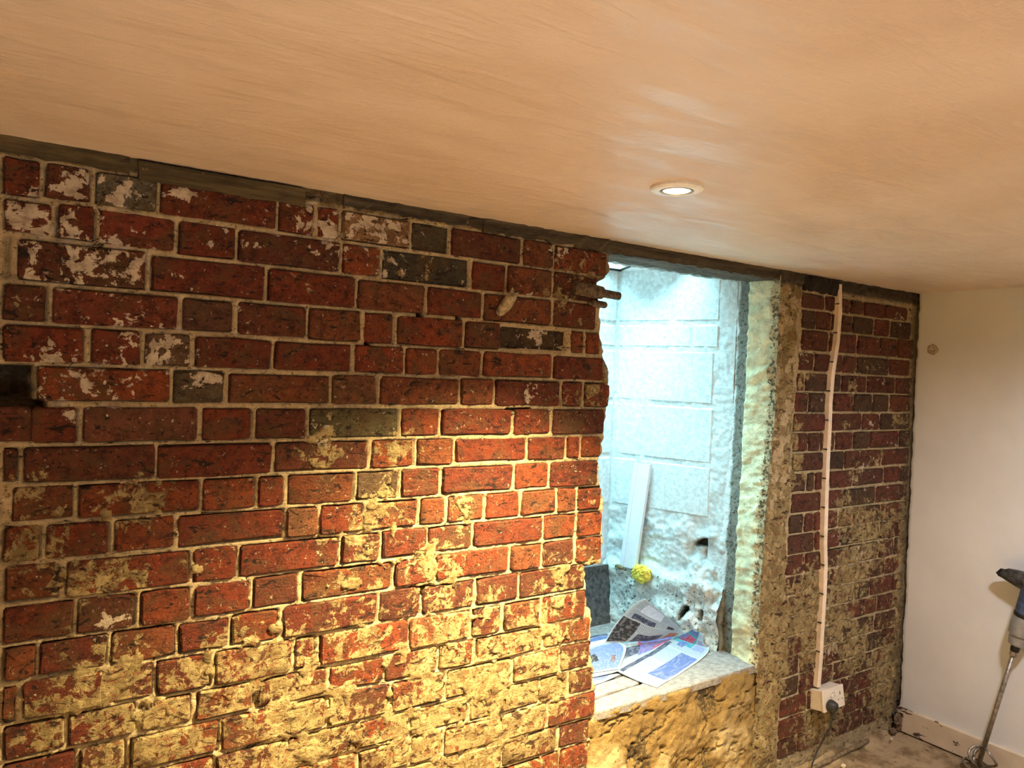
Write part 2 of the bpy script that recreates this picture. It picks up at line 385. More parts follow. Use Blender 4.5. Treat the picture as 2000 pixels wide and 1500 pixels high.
for i, a, b in rows_left:
    z0, z1 = zr(i, (a+b)/2)
    key = None
    if not isinstance(i, tuple):
        k = cnt.get(i, 0); cnt[i] = k+1; key = (i, k)
    r_ = rnd.uniform(0, 1)
    colour = [(.235, .040, .010), (.20, .032, .009), (.165, .027, .009), (.25, .050, .012), (.22, .058, .018), (.14, .032, .013)][int(r_*6)]
    q = rnd.uniform(.88, 1.12); colour = tuple(min(1, c*q) for c in colour)
    if key in DARKB: colour = tuple(x*.75 for x in DARKB[key])
    mid = (a+b)/2
    if b <= -.05: z_ok = False
    else: z_ok = z1+.04 > .69-.33*max(mid, 0)
    if b > 1.44:                                     # keep the end brick inside the broken edge
        b = min(b, float(np.min(xe_left(np.linspace(z1, z0, 6))))+.004)
    if key == (6, 0): a = .045
    prd = .002
    if key == (3, 8): prd = -.022
    if key in ((0, 7), (1, 6)): prd = -.008
    specs.append(brick_mesh(wall_left, a, b, z0, z1, colour, smear_left, lime_left, rnd, proud=prd))
    vis.append(z_ok)
put_bricks(wall_left, specs, vis)

# timber plates bedded along the wall top and the lintel
def timber_material(name, a, b):
    k = NT(name); g = k.noise(30, 6, .7, stretch=(.12, 1, 2.2)); n = k.noise(60, 5, .7)
    c = k.mix(k.ramp(g, .35, .65), a, b); c = k.mix(k.ramp(n, .66, .72), c, tuple(min(1, x*2.6) for x in b))
    k.col(c); k.rgh(.85); k.bump(k.ma('ADD', g, k.ma('MULTIPLY', n, .5)), 1.0, .008); return k.m
M_PLATE = timber_material('aged_plate_timber', (.050, .036, .018), (.15, .115, .055))
M_LINTEL = timber_material('dark_lintel_timber', (.035, .028, .020), (.12, .095, .062))
M_PALEPLANK = timber_material('grey_plank', (.16, .18, .18), (.50, .55, .55))  # paler and greyer than the lintel beam
def plank(name, x0, x1, y0, y1, z0, z1, mat, parent, n=None, jit=.004, seed=0):
    r = random.Random(seed); n = n or max(6, int((x1-x0)/.02)); v = []; f = []
    for i in range(n+1):
        x = x0+(x1-x0)*i/n+(r.uniform(-.006, .006) if i in (0, n) else 0)
        for (y, z) in ((y0, z0), (y0, (z0+z1)/2), (y0, z1), (y1, z1), (y1, z0)):
            v.append((x+r.uniform(-.002, .002), y+(r.uniform(-jit, jit) if y == y0 else 0), z+(r.uniform(-jit, jit) if z == z0 or y == y0 and z != z1 else 0)))
    for i in range(n):
        for k in range(5): f.append((i*5+k, i*5+(k+1) % 5, (i+1)*5+(k+1) % 5, (i+1)*5+k))
    f += [(0, 1, 2, 3, 4), tuple(n*5+k for k in (4, 3, 2, 1, 0))]
    return mesh_obj(name, v, f, mat, parent, False)
plank('wall_plate', -.9, .205, -.010, .05, 1.864, 1.8955, M_PLATE, wall_left, jit=.003, seed=1)
plank('wall_plate', .214, .565, -.014, .05, 1.852, 1.890, M_PLATE, wall_left, jit=.0025, seed=2)
plank('wall_plate', .66, 1.06, -.006, .05, 1.868, 1.895, M_LINTEL, wall_left, jit=.005, seed=3)
plank('wall_plate', 1.05, 1.52, -.010, .05, 1.862, 1.896, M_LINTEL, wall_left, jit=.006, seed=4)

# ================================================================== PIER RIGHT OF THE OPENING
wall_back = empty('wall_back'); tag(wall_back, kind='structure')
PB = [1.830, 1.767, 1.692, 1.609, 1.532, 1.457, 1.380, 1.306, 1.230, 1.154, 1.078, 1.000, .922, .844, .767, .690, .613, .536, .459, .382, .305, .228, .151, .074]
PJ = [[2447, 2594, 2688, 2757, 2857, 3014, 3193], [2452, 2540, 2642, 2783, 2936, 3059, 3220], [2457, 2631, 2818, 2988, 3121, 3252],
 [2443, 2541, 2725, 2823, 3064, 3234], [2437, 2490, 2722, 2901, 3116, 3251], [2430, 2518, 2677, 2809, 2949, 3080, 3251],
 [2430, 2650, 2879, 3014, 3252], [2435, 2524, 2602, 2700, 2826, 2944, 3168, 3259], [2432, 2648, 2769, 2881, 3040, 3255],
 [2428, 2526, 2578, 2675, 2836, 3063, 3188, 3263], [2434, 2640, 2775, 3008, 3258], [2427, 2522, 2583, 2746, 2847, 3055, 3258]]
r = random.Random(11)
for k in range(11):
    x = 2425; L = [x]
    while x < 3180: x += r.choice([112, 118, 225, 170]); L.append(min(x, 3258))
    PJ.append(L)
def xe_p(z):
    z = np.asarray(z, float)
    return np.interp(z, [.40, .465, .74, 1.16, 1.39, 1.85], [2.272, 2.272, 2.266, 2.285, 2.305, 2.302])+(fbm(z, z*0+1, 50, 3, 71)-.5)*.014
PS = [(2850, 1130, 80), (2800, 1000, 110), (3000, 1190, 60), (2950, 900, 150), (2560, 590, 90), (2575, 690, 90), (2850, 740, 110), (3100, 950, 90), (2760, 1330, 40),
      (2800, 1500, 70), (2930, 1560, 40), (2470, 1500, 60), (3120, 1350, 60), (2760, 560, 90), (2500, 1130, 40), (2900, 420, 90), (2700, 170, 100), (2600, 450, 60), (3130, 300, 90), (3150, 170, 100)]
def smear_p(x, z):
    s = .06 + blobs(PS, x, z, .52)+.30*sst(1.15, .70, z)
    s = s + .75*sst(2.445, 2.42, x+.02*np.sin(z*9)) + .42*sst(3.17, 3.235, x)
    return s + .8*sst(1.845, 1.865, z)
PL = [(3110, 1780, 60), (3040, 1520, 50), (2650, 1260, 40), (3130, 1250, 60), (2890, 1120, 60), (3090, 1050, 60), (2570, 1430, 50), (2480, 1600, 50), (2950, 1330, 50), (3000, 1130, 70), (2750, 880, 70), (2900, 800, 70), (2750, 450, 60)]
def lime_p(x, z): return blobs(PL, x, z, .50)+.10
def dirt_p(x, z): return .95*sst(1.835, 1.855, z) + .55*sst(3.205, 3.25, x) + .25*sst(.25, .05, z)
pb = []
for k in range(len(PJ)):
    for a, b in zip(PJ[k][:-1], PJ[k][1:]): pb.append((a/1000, b/1000, PB[k], PB[k+1]))
zc2 = np.linspace(0, CEIL, 372); xc2 = np.linspace(0, 1, 188)
Z = np.repeat(zc2[:, None], len(xc2), 1); x0 = xe_p(zc2)[:, None]
X = x0+(3.275-x0)*xc2[None]
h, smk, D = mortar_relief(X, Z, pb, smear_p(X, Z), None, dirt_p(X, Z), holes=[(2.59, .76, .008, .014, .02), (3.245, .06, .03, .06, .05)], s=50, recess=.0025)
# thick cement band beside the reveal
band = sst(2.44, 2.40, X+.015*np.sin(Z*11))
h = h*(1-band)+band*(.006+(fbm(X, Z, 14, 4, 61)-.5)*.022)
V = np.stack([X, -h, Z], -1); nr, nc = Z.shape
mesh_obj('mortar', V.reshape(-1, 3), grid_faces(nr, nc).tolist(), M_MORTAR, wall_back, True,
         {'smear': smk.ravel(), 'lime': np.clip(lime_p(X, Z), 0, 1).ravel(), 'dirt_shade': np.clip(D, 0, 1).ravel()})
specs = []
for a, b, z0, z1 in pb:
    colour = random.choice([(.17, .040, .022), (.15, .036, .019), (.13, .040, .023), (.19, .050, .025), (.095, .045, .027), (.16, .038, .019)])
    q = rnd.uniform(.85, 1.15)
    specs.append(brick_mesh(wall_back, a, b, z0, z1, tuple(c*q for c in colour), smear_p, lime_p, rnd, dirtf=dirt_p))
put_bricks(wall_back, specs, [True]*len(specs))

# cement apron below the sill
za = np.linspace(0, .462, 92); xa = np.linspace(1.44, 2.31, 165)
X, Z = np.meshgrid(xa, za)
n1 = fbm(X, Z, 7, 5, 80); n2 = fbm(X, Z, 40, 4, 81); n3 = fbm(X*.4+Z*.9, Z-X*.3, 9, 4, 82)
h = .004+(n1-.5)*.045+(n2-.5)*.014-.014*sst(.49, .5, n3)*sst(.52, .5, n3)
h = h*sst(1.44, 1.54, X)+(-.016)*(1-sst(1.44, 1.54, X)); h = h*sst(.462, .452, Z)+(-.002)*(1-sst(.462, .452, Z))
tint = np.ones(X.shape+(3,))*np.array([.30, .20, .07]); q = (sst(.42, .62, n1)*sst(.36, .22, Z-.05*np.sin(X*9)))[..., None]
tint = tint*(1-q)+np.array([.55, .43, .23])*q
mesh_obj('cement_apron', np.stack([X, -h, Z], -1).reshape(-1, 3), grid_faces(*X.shape).tolist(), M_RENDER, wall_back, True,
         {'tint': tint.reshape(-1, 3), 'grime': (.30+.35*sst(.45, .3, n1)).ravel()})

# unseen boxes added behind the skins and under the floor to block light leaks
ov, of = [], []
for bx in ((2.345, 3.40, .06, .32, 0, 1.893), (3.285, 3.40, -3.8, .32, 0, 1.893), (2.40, 2.50, .25, .85, 0, 1.95), (1.30, 2.50, .74, .85, 0, 1.95), (1.30, 1.42, .30, .75, 0, 1.95), (-2.3, 1.40, .16, .30, 0, 1.893), (-2.3, 3.5, -3.9, .9, -.12, -.03)):
    v, f = box_vf(*bx); k = len(ov); ov += v; of += [tuple(i+k for i in q) for q in f]
tag(mesh_obj('leak_block', ov, of, simple('leak_block_fill', (.3, .25, .2), .9)), kind='structure')

# ------------------------------------------------------------------ right reveal of the opening
zr_ = np.linspace(.44, 1.875, 290); yr = np.r_[-.010, np.linspace(0, .262, 54)]
Yg, Z = np.meshgrid(yr, zr_)
xe = xe_p(zr_)[:, None]; t = sst(0, .12, Yg); X = xe*(1-t)+np.interp(zr_, [.465, 1.16, 1.39, 1.85], [2.285, 2.295, 2.30, 2.30])[:, None]*t
rib = fbm(Yg*.4, Z+Yg*.25, 30, 4, 90); n2 = fbm(Yg, Z, 90, 3, 91); n1 = fbm(Yg, Z, 22, 4, 92)
lit = sst(.125, .115, Yg+(n1-.5)*.01); wht = sst(.165, .178, Yg+(n1-.5)*.02)  # lit is the cream lime plaster strip, wht the white paint
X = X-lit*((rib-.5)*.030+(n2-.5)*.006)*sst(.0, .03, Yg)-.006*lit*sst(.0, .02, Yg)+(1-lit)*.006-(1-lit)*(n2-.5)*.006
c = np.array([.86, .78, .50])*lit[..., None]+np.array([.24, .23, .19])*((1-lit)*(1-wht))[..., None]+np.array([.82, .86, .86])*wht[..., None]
f_ = sst(.03, .005, Yg+(n1-.5)*.04)[..., None]*.6; c = c*(1-f_)+np.array([.40, .30, .15])*f_
gr = .22+.22*(1-lit)*(1-wht)+.30*sst(.035, .01, Yg)+.12*sst(1.0, .6, Z)*wht
reveal = mesh_obj('wall_reveal', np.stack([X, Yg, Z], -1).reshape(-1, 3), grid_faces(*X.shape).tolist(), M_RENDER, None, True,
         {'tint': c.reshape(-1, 3), 'grime': gr.ravel()})
tag(reveal, kind='structure')

# ------------------------------------------------------------------ light well
SP0 = np.array([2.285, .235]); SD = np.array([-.3133, .9496]); SN = np.array([-.9496, -.3133]); SLEN = .456
well = empty('wall_light_well'); tag(well, kind='structure')
well_b = empty('wall_light_well_back'); tag(well_b, kind='structure')
well_l = empty('wall_light_well_left'); tag(well_l, kind='structure')
zs = np.linspace(.44, 1.95, 300); ss = np.linspace(-.06, SLEN+.01, 100)
Sg, Z = np.meshgrid(ss, zs)
WROWS = [(1.935, 1.712, [0, .20, .452]), (1.706, 1.608, [.0, .115, .415, .452]), (1.602, 1.388, [.015, .312, .452]), (1.382, 1.158, [.010, .312, .452]), (1.152, .948, [.010, .33, .452])]
n1 = fbm(Sg, Z, 16, 5, 101); n2 = fbm(Sg, Z, 70, 4, 102)
h = (n1-.5)*.010+(n2-.5)*.006
low = sst(.96, .90, Z); h = h+low*(n1-.5)*.030
pl = sst(.735+.02*np.sin(Sg*30), .69, Z); h = h+pl*.034+sst(.69, .46, Z)*.016
rub = sst(.13, .05, Sg)*sst(.86, .82, Z)*sst(.50, .56, Z); h = h+rub*(n1-.45)*.09
e = np.hypot((Sg-.028)/.040, (Z-.855-.30*(Sg-.03)*-1)/.016)+(n1-.5)*1.2; hol = sst(1.1, .8, e)
e2 = np.hypot((Sg-.09+.5*(Z-.575))/.012, (Z-.575)/.035)+(n1-.5)*.8; hol = np.maximum(hol, sst(1.1, .8, e2))
e3 = np.hypot((Sg-.012)/.012, (Z-.58)/.022)+(n1-.5)*.8; hol = np.maximum(hol, sst(1.1, .8, e3))
h = h*(1-hol)-.05*hol
c = np.ones(Sg.shape+(3,))*np.array([.66, .72, .73])
g1 = (pl*.85)[..., None]; c = c*(1-g1)+np.array([.66, .70, .66])*g1
g2 = (pl*sst(.66, .75, Z)*.5*sst(.4, .6, n1))[..., None]; c = c*(1-g2)+np.array([.42, .60, .40])*g2
g3 = (rub*sst(.45, .6, n1)*.6)[..., None]; c = c*(1-g3)+np.array([.62, .52, .47])*g3
c = c*(1-hol[..., None])+np.array([.03, .022, .015])*hol[..., None]
XY = SP0+SD*Sg[..., None]+SN*h[..., None]
V = np.concatenate([XY, Z[..., None]], -1)
mesh_obj('painted_render', V.reshape(-1, 3), grid_faces(*Sg.shape).tolist(), M_WHITEBLOCK, well, True,
         {'tint': c.reshape(-1, 3), 'grime': (.16+.12*low+.10*pl+.5*hol+.10*np.exp(-((Sg-.33)/.03)**2)).ravel()})
def well_block(P0, Dv, Nv, s0, s1, z1, z0, rnd, par=None):
    w_ = s1-s0; hh = z1-z0; cx = (s0+s1)/2; cz = (z0+z1)/2; v = []; na, nb = 5, 4
    us = [s0, s0+.008, cx, s1-.008, s1]; vs = [z0, z0+.008, z1-.008, z1]
    for bz_ in vs:
        for au in us:
            e_ = au in (s0, s1) or bz_ in (z0, z1)
            hgt = -.002 if e_ else .0036+rnd.uniform(-.0006, .0006)
            s_ = au+rnd.uniform(-.0025, .0025)*e_; z_ = bz_+rnd.uniform(-.0025, .0025)*e_
            p = P0+Dv*(s_-cx)+Nv*hgt; v.append((p[0]-P0[0], p[1]-P0[1], z_-cz))
    f = grid_faces(nb, na).tolist()
    base = P0+Dv*cx
    o = mesh_obj('block', v, f, M_WHITEBLOCK, par or well, False, {'tint': np.tile([.66, .72, .73], (20, 1)), 'grime': np.full(20, .15)+np.array([.07*rnd.random() for _ in range(20)])},
                 (base[0], base[1], cz))
    return o
rb = random.Random(5)
for z1, z0, js in WROWS:
    for a, b in zip(js[:-1], js[1:]): well_block(SP0, SD, SN, a+.004, b-.004, z1-.003, z0+.003, rb)
BP = np.array([2.143, .666]); BD = np.array([-1., 0]); BN = np.array([0, -1.])
for i, (z1, z0, js) in enumerate(WROWS):
    x = .005
    for wd in ((.12, .44, .13) if i % 2 else (.30, .40)):
        b = min(x+wd, .69); well_block(BP, BD, BN, x+.003, b-.003, z1-.003, z0+.003, rb, well_b); x = b
Xb, Zb = np.meshgrid(np.linspace(2.150, 1.40, 90), np.linspace(.44, 1.95, 160))
n1 = fbm(Xb, Zb, 18, 4, 120)
mesh_obj('painted_render', np.stack([Xb, .668-(n1-.5)*.008, Zb], -1).reshape(-1, 3), grid_faces(*Xb.shape).tolist(), M_WHITEBLOCK, well_b, True,
         {'tint': np.tile([.66, .72, .73], (Xb.size, 1)), 'grime': np.full(Xb.size, .2)})
Yb, Zb = np.meshgrid(np.linspace(.24, .68, 60), np.linspace(.44, 1.95, 120))
n1 = fbm(Yb, Zb, 18, 4, 121)
mesh_obj('painted_render', np.stack([1.46-(n1-.5)*.01, Yb, Zb], -1).reshape(-1, 3), grid_faces(*Yb.shape).tolist(), M_WHITEBLOCK, well_l, True,
         {'tint': np.tile([.66, .72, .73], (Yb.size, 1)), 'grime': np.full(Yb.size, .2)})

# rooflight over the well: painted soffit with a rotated opening, white frame, black gasket, glass
M_FRAME = simple('white_frame', (.86, .88, .88), .35, bump=.02)
M_BLACK = simple('black_rubber', (.012, .013, .014), .5)
kk = NT('roof_glass'); gl = kk.n('ShaderNodeBsdfGlossy'); gl.inputs['Roughness'].default_value = .02
tr = kk.n('ShaderNodeBsdfTransparent'); tr.inputs[0].default_value = (.97, 1, .99, 1); fr = kk.n('ShaderNodeFresnel'); fr.inputs[0].default_value = 1.45
mx = kk.n('ShaderNodeMixShader'); kk.L(fr.outputs[0], mx.inputs[0]); kk.L(tr.outputs[0], mx.inputs[1]); kk.L(gl.outputs[0], mx.inputs[2]); kk.L(mx.outputs[0], kk.out.inputs[0])
M_GLASS = kk.m
ZS = 1.930
win = empty('window_1', (0, 0, 0)); tag(win, kind='structure')
outer = [(2.42, .19), (2.42, .40), (2.42, .55), (2.42, .72), (1.42, .72), (1.42, .19)]
inner = [(2.27, .25), (2.25, .36), (2.07, .515), (2.136, .655), (1.475, .655), (1.475, .25)]  # unseen side widened toward the room to light the upper well wall
def ring(name, o_, i_, z0, z1, mat, par):
    v = [(x, y, z) for z in (z0, z1) for (x, y) in o_+i_]; f = []; n = len(o_)
    for k in range(n):
        j = (k+1) % n
        f += [(k, j, n+j, n+k), (2*n+k, 3*n+k, 3*n+j, 2*n+j), (k, 2*n+k, 2*n+j, j), (n+k, n+j, 3*n+j, 3*n+k)]
    return mesh_obj(name, v, f, mat, par)
ring('soffit', outer, inner, ZS, ZS+.04, M_FRAME, win)
def inset(q, d):
    cx = 1.86; cy = .44
    return [(x+(cx-x)*d, y+(cy-y)*d) for x, y in q]
i1 = inset(inner, .022); i2 = inset(inner, .08)
ring('gasket', inner, i1, ZS-.003, ZS+.03, M_BLACK, win)
ring('window_frame', i1, i2, ZS+.004, ZS+.05, M_FRAME, win)
mesh_obj('pane', [(x, y, z) for z in (ZS+.030, ZS+.034) for x, y in inset(inner, .09)], [tuple(range(6)), tuple(range(11, 5, -1))]+[(k, 6+k, 6+(k+1) % 6, (k+1) % 6) for k in range(6)], M_GLASS, win)
# sky light enters only here
pl_ = bpy.data.lights.new('sky_portal', 'AREA'); pl_.shape = 'RECTANGLE'; pl_.size = .84; pl_.size_y = .44; pl_.cycles.is_portal = True
po = bpy.data.objects.new('sky_portal', pl_); C.objects.link(po); po.location = (1.873, .453, ZS+.055)

# lintel
lintel = empty('trim_1'); tag(lintel, kind='structure')
plank('lintel_beam', 1.36, 2.47, -.004, .125, 1.857, 1.8965, M_LINTEL, lintel, n=60, jit=.0035, seed=8)
plank('lintel_plank', 1.40, 2.40, .128, .20, 1.866, 1.93, M_PALEPLANK, lintel, n=50, jit=.003, seed=9)
plank('burnt_plate', 2.45, 2.66, -.012, .04, 1.835, 1.884, simple('charred_timber', (.018, .014, .010), .9, bump=1, dist=.006), lintel, n=16, jit=.006, seed=10)

# sill: mortared slabs with open joints
sill = empty('trim_2'); tag(sill, kind='structure')
def slab_mat(name, a, b):
    k = NT(name); f1 = k.noise(45, 5, .7); f2 = k.noise(190, 4, .7)
    c = k.mix(k.ramp(f1, .38, .62), a, b); c = k.mix(k.ramp(f2, .62, .72), c, (.62, .60, .58)); c = k.mix(k.ramp(k.noise(70, 5, .7), .70, .76), c, (.30, .22, .14))
    k.col(c); k.rgh(.9); k.bump(k.ma('ADD', f1, k.ma('MULTIPLY', f2, .5)), .9, .006); return k.m
M_SLABA = slab_mat('dusty_white_slab', (.22, .212, .21), (.34, .33, .325)); M_SLABB = slab_mat('grey_slab', (.22, .215, .235), (.34, .33, .36))
def slab(pts, z0, z1, mat, seed):
    r = random.Random(seed); P = []
    for k in range(len(pts)):
        a = pts[k]; b = pts[(k+1) % len(pts)]; L = math.hypot(b[0]-a[0], b[1]-a[1]); n = max(1, int(L/.03))
        for q in range(n): t = q/n; P.append((a[0]+(b[0]-a[0])*t+r.uniform(-.003, .003), a[1]+(b[1]-a[1])*t+r.uniform(-.003, .003)))
    n = len(P); cx = sum(p[0] for p in P)/n; cy = sum(p[1] for p in P)/n
    v = [(x-cx, y-cy, z0-z1) for x, y in P]+[(x-cx, y-cy, -.004) for x, y in P]
    for x, y in P:
        d = math.hypot(x-cx, y-cy); s_ = (d-.006)/d if d > .01 else 1
        v.append(((x-cx)*s_, (y-cy)*s_, 0))
    f = []
    for L in (0, 1):
        for k in range(n): f.append((L*n+k, L*n+(k+1) % n, (L+1)*n+(k+1) % n, (L+1)*n+k))
    f.append(tuple(2*n+k for k in range(n)))
    return mesh_obj('sill_slab', v, f, mat, sill, False, loc=(cx, cy, z1))
slab([(1.528, -.003), (1.9, -.002), (2.283, .000), (2.290, .160), (2.245, .172), (2.10, .147), (1.77, .085), (1.60, .070), (1.46, .062), (1.47, .025)], .44, .4655, M_SLABA, 1)
slab([(1.44, .078), (1.60, .086), (1.77, .100), (2.09, .163), (1.95, .172), (1.76, .168), (1.60, .160), (1.44, .150)], .44, .464, M_SLABB, 2)
slab([(1.44, .162), (1.66, .178), (1.78, .176), (2.10, .177), (2.27, .186), (2.285, .30), (2.20, .50), (2.15, .67), (1.44, .67)], .44, .4645, M_SLABA, 3)
mesh_obj('sill_bed', [(1.43, .004, .446), (2.30, .004, .446), (2.30, .68, .446), (1.43, .68, .446)], [(0, 1, 2, 3)], simple('dark_joint', (.07, .05, .035), .95, bump=.8, dist=.005), sill)

# ================================================================== ROOM SHELL
kc = NT('pink_plaster'); pn = kc.noise(2.2, 5, .6, dist=.6); tw = kc.noise(5, 6, .62, stretch=(.7, 3.2, 1), dist=.5); fn = kc.noise(60, 4, .6)
cc = kc.mix(kc.ramp(pn, .30, .70), (.67, .545, .445), (.76, .65, .56)); cc = kc.mix(kc.ma('MULTIPLY', kc.ramp(tw, .52, .70), .35), cc, (.84, .68, .53))
kc.col(cc); kc.rgh(kc.ma('MULTIPLY_ADD', kc.ramp(tw, .40, .65), -.22, .56)); kc.b.inputs['Specular IOR Level'].default_value = .45
kc.bump(kc.ma('ADD', tw, kc.ma('MULTIPLY', fn, .16)), .55, .012); M_CEIL = kc.m
box('ceiling', (-2.2, 3.4, -3.8, .22, CEIL, CEIL+.06), M_CEIL)['kind'] = 'structure'
kw = NT('wall_paint'); n1 = kw.noise(3, 4, .6); n2 = kw.noise(220, 3, .6); n3 = kw.noise(14, 5, .6, stretch=(1, 2.2, .35))
kw.col(kw.mix(kw.ramp(n1, .3, .7), (.78, .79, .80), (.84, .86, .87))); kw.rgh(.7)
kw.bump(kw.ma('ADD', kw.ma('MULTIPLY', n2, .35), n3), .35, .004); M_PAINT = kw.m
zz = np.linspace(0, CEIL, 240); yy = np.r_[np.linspace(0, .05, 12), np.linspace(.06, .5, 24), np.linspace(.6, 3.8, 12)]
Yg, Z = np.meshgrid(yy, zz)
e0 = (.004+.012*fbm(zz, zz*0, 30, 4, 130))[:, None]
Yg = np.maximum(Yg, e0*1.0)
X = 3.263-.004*sst(0, .01, Yg-e0)+(fbm(Yg, Z, 5, 3, 131)-.5)*.004
wr = mesh_obj('wall_right', np.stack([X, -Yg, Z], -1).reshape(-1, 3), grid_faces(*X.shape).tolist(), M_PAINT, None, True); tag(wr, kind='structure')
chip = []
rc = random.Random(3); cv = [(0, 0, 0)]; cf = []
for ring_ in range(1, 4):
    for k in range(12):
        a = k/12*6.283; q = ring_*.0085*rc.uniform(.8, 1.2); cv.append((-[0, .006, .007, -.001][ring_]+rc.uniform(-.002, .002), q*math.cos(a), q*math.sin(a)))
for k in range(12): cf.append((0, 1+(k+1) % 12, 1+k))
for R_ in (0, 1):
    for k in range(12): cf.append((1+R_*12+k, 1+R_*12+(k+1) % 12, 13+R_*12+(k+1) % 12, 13+R_*12+k))
mesh_obj('filled_hole', cv, cf, simple('filler', (.50, .42, .33), .9, var=.5, scale=160, bump=1, dist=.003), wr, True, loc=(3.260, -.075, 1.652))
tag(box('wall_left_end', (-2.2, -2.1, -3.8, .3, 0, CEIL), M_PAINT), kind='structure').name = 'wall_side'
tag(box('wall_front', (-2.2, 3.4, -3.8, -3.7, 0, CEIL), M_PAINT), kind='structure')
tag(box('wall_left_return', (-2.1, -.88, 0, .1, 0, CEIL), M_PAINT), kind='structure').name = 'wall_end'
kf = NT('dusty_concrete'); n1 = kf.noise(5, 5, .6); n2 = kf.noise(60, 5, .7); n3 = kf.noise(26, 5, .7)
cf_ = kf.mix(kf.ramp(n1, .42, .56), (.20, .13, .062), (.45, .335, .20)); cf_ = kf.mix(kf.ramp(n2, .62, .72), cf_, (.62, .50, .33)); cf_ = kf.mix(kf.ramp(n3, .40, .34), cf_, (.09, .055, .03))
kf.col(cf_); kf.rgh(.9); kf.bump(kf.ma('ADD', n3, kf.ma('MULTIPLY', n2, .5)), .8, .008); M_FLOOR = kf.m
xf = np.r_[np.linspace(-2.2, 2.2, 60), np.linspace(2.22, 3.3, 110)]; yf = np.r_[np.linspace(-3.8, -.7, 40), np.linspace(-.68, .03, 75)]
X, Y = np.meshgrid(xf, yf)
Zf = (fbm(X, Y, 9, 4, 140)-.5)*.012-.003+.05*sst(-.055, .01, Y+(fbm(X, Y, 12, 3, 141)-.5)*.05)*.5
tag(mesh_obj('floor', np.stack([X, Y, Zf], -1).reshape(-1, 3), grid_faces(*X.shape).tolist(), M_FLOOR, None, True), kind='structure')
kb = NT('peeling_skirting'); n1 = kb.noise(22, 5, .65, stretch=(1, .45, 1.6), dist=.6); spz = kb.n('ShaderNodeSeparateXYZ'); kb.L(kb.pos, spz.inputs[0])
near = kb.ramp(spz.outputs[1], -.42, .02)
pe = kb.ramp(kb.ma('ADD', n1, kb.ma('MULTIPLY', near, .13)), .665, .675)
kb.col(kb.mix(pe, kb.mix(kb.ramp(kb.noise(8, 4), .3, .7), (.70, .58, .43), (.80, .69, .54)), (.075, .032, .018))); kb.rgh(.6)
kb.bump(kb.ma('SUBTRACT', 1.0, pe), .7, .002); M_SKIRT = kb.m
bb = box('baseboard_right', (3.243, 3.263, -3.7, -.006, .004, .103), M_SKIRT, bevel=.003); tag(bb, kind='structure')

# ================================================================== THINGS
def at_w(x, z, y=0): return (x, y, z)
# recessed downlight
M_RING = simple('white_enamel', (.92, .93, .94), .35, bump=.0)
M_LAMP = bpy.data.materials.new('lit_lamp'); M_LAMP.use_nodes = True
b_ = M_LAMP.node_tree.nodes['Principled BSDF']; b_.inputs['Emission Color'].default_value = (1, .80, .50, 1); b_.inputs['Emission Strength'].default_value = 14
def downlight(x, y, label):
    t = empty('downlight', (x, y, CEIL)); tag(t, label, 'ceiling light')
    lathe('trim_ring', [(.0555, .0), (.0555, -.005), (.052, -.0075), (.036, -.0085), (.034, -.0055), (.033, -.001)], M_RING, t, 40)
    lathe('inner_ring', [(.0325, -.001), (.0325, -.0085), (.031, -.0095), (.0285, -.0075), (.028, -.002)], simple('satin_metal', (.5, .5, .48), .3, .8, bump=0), t, 40)
    lathe('lamp', [(.0275, -.001), (.0275, -.0065), (.015, -.0085), (.001, -.009)], M_LAMP, t, 32)
    return t
downlight(1.17, -.577, 'round white recessed ceiling downlight, lit, in the pink plaster ceiling')
for n_, (x, y) in enumerate(((2.30, -1.10), (.1, -2.6), (-1.1, -1.3))):  # unseen fittings added to go with the fill spots
    downlight(x, y, ['added fill downlight at the right rear of the ceiling', 'added fill downlight at the middle rear of the ceiling', 'added fill downlight at the far left of the ceiling'][n_])

# rusty pipe stub by the broken jamb
M_RUST = simple('rusty_iron', (.13, .095, .065), .8, .3, var=.6, scale=90, bump=1, dist=.004)
ps = empty('pipe_stub', (1.44, -.008, 1.735)); tag(ps, 'short rusty iron pipe stub sticking out of the broken brick edge', 'pipe')
tube('pipe', [(-.07, .004, .003), (.02, 0, 0), (.092, -.002, -.004)], [.0125, .0125, .0120], M_RUST, ps, 14)
tube('pipe', [(.0925, -.002, -.004), (.093, -.002, -.004)], [.0085, .0085], M_BLACK, ps, 12).name = 'bore'
tube('coupling', [(-.085, -.004, .006), (-.08, -.004, .006), (-.01, -.002, .002), (.022, -.002, .000), (.028, -.002, 0)], [.014, .020, .0205, .019, .014], M_RUST, ps, 16)
tube('old_flange', [(-.02, .006, -.030), (.0, .004, -.033), (.045, .006, -.034), (.052, .008, -.034)], [.006, .011, .010, .005], M_RUST, ps, 10)

# wooden peg in the wall
M_PEG = simple('weathered_wood', (.36, .30, .19), .8, var=.5, scale=70, bump=1, dist=.004)
peg = empty('wooden_peg', (1.113, 0, 1.655)); tag(peg, 'splintered pale wooden peg stuck in the brick wall left of the pipe', 'peg')
tube('shaft', [(-.006, .03, -.012), (.0, -.004, .0), (.006, -.022, .018), (.010, -.040, .038), (.013, -.046, .046)], [.010, .014, .017, .0145, .008], M_PEG, peg, 9)
tube('splinter', [(.004, -.028, .030), (.006, -.046, .050), (.004, -.052, .060)], [.007, .006, .001], M_PEG, peg, 6)
tube('splinter', [(.012, -.034, .026), (.020, -.048, .044), (.022, -.052, .050)], [.006, .005, .001], M_PEG, peg, 6)

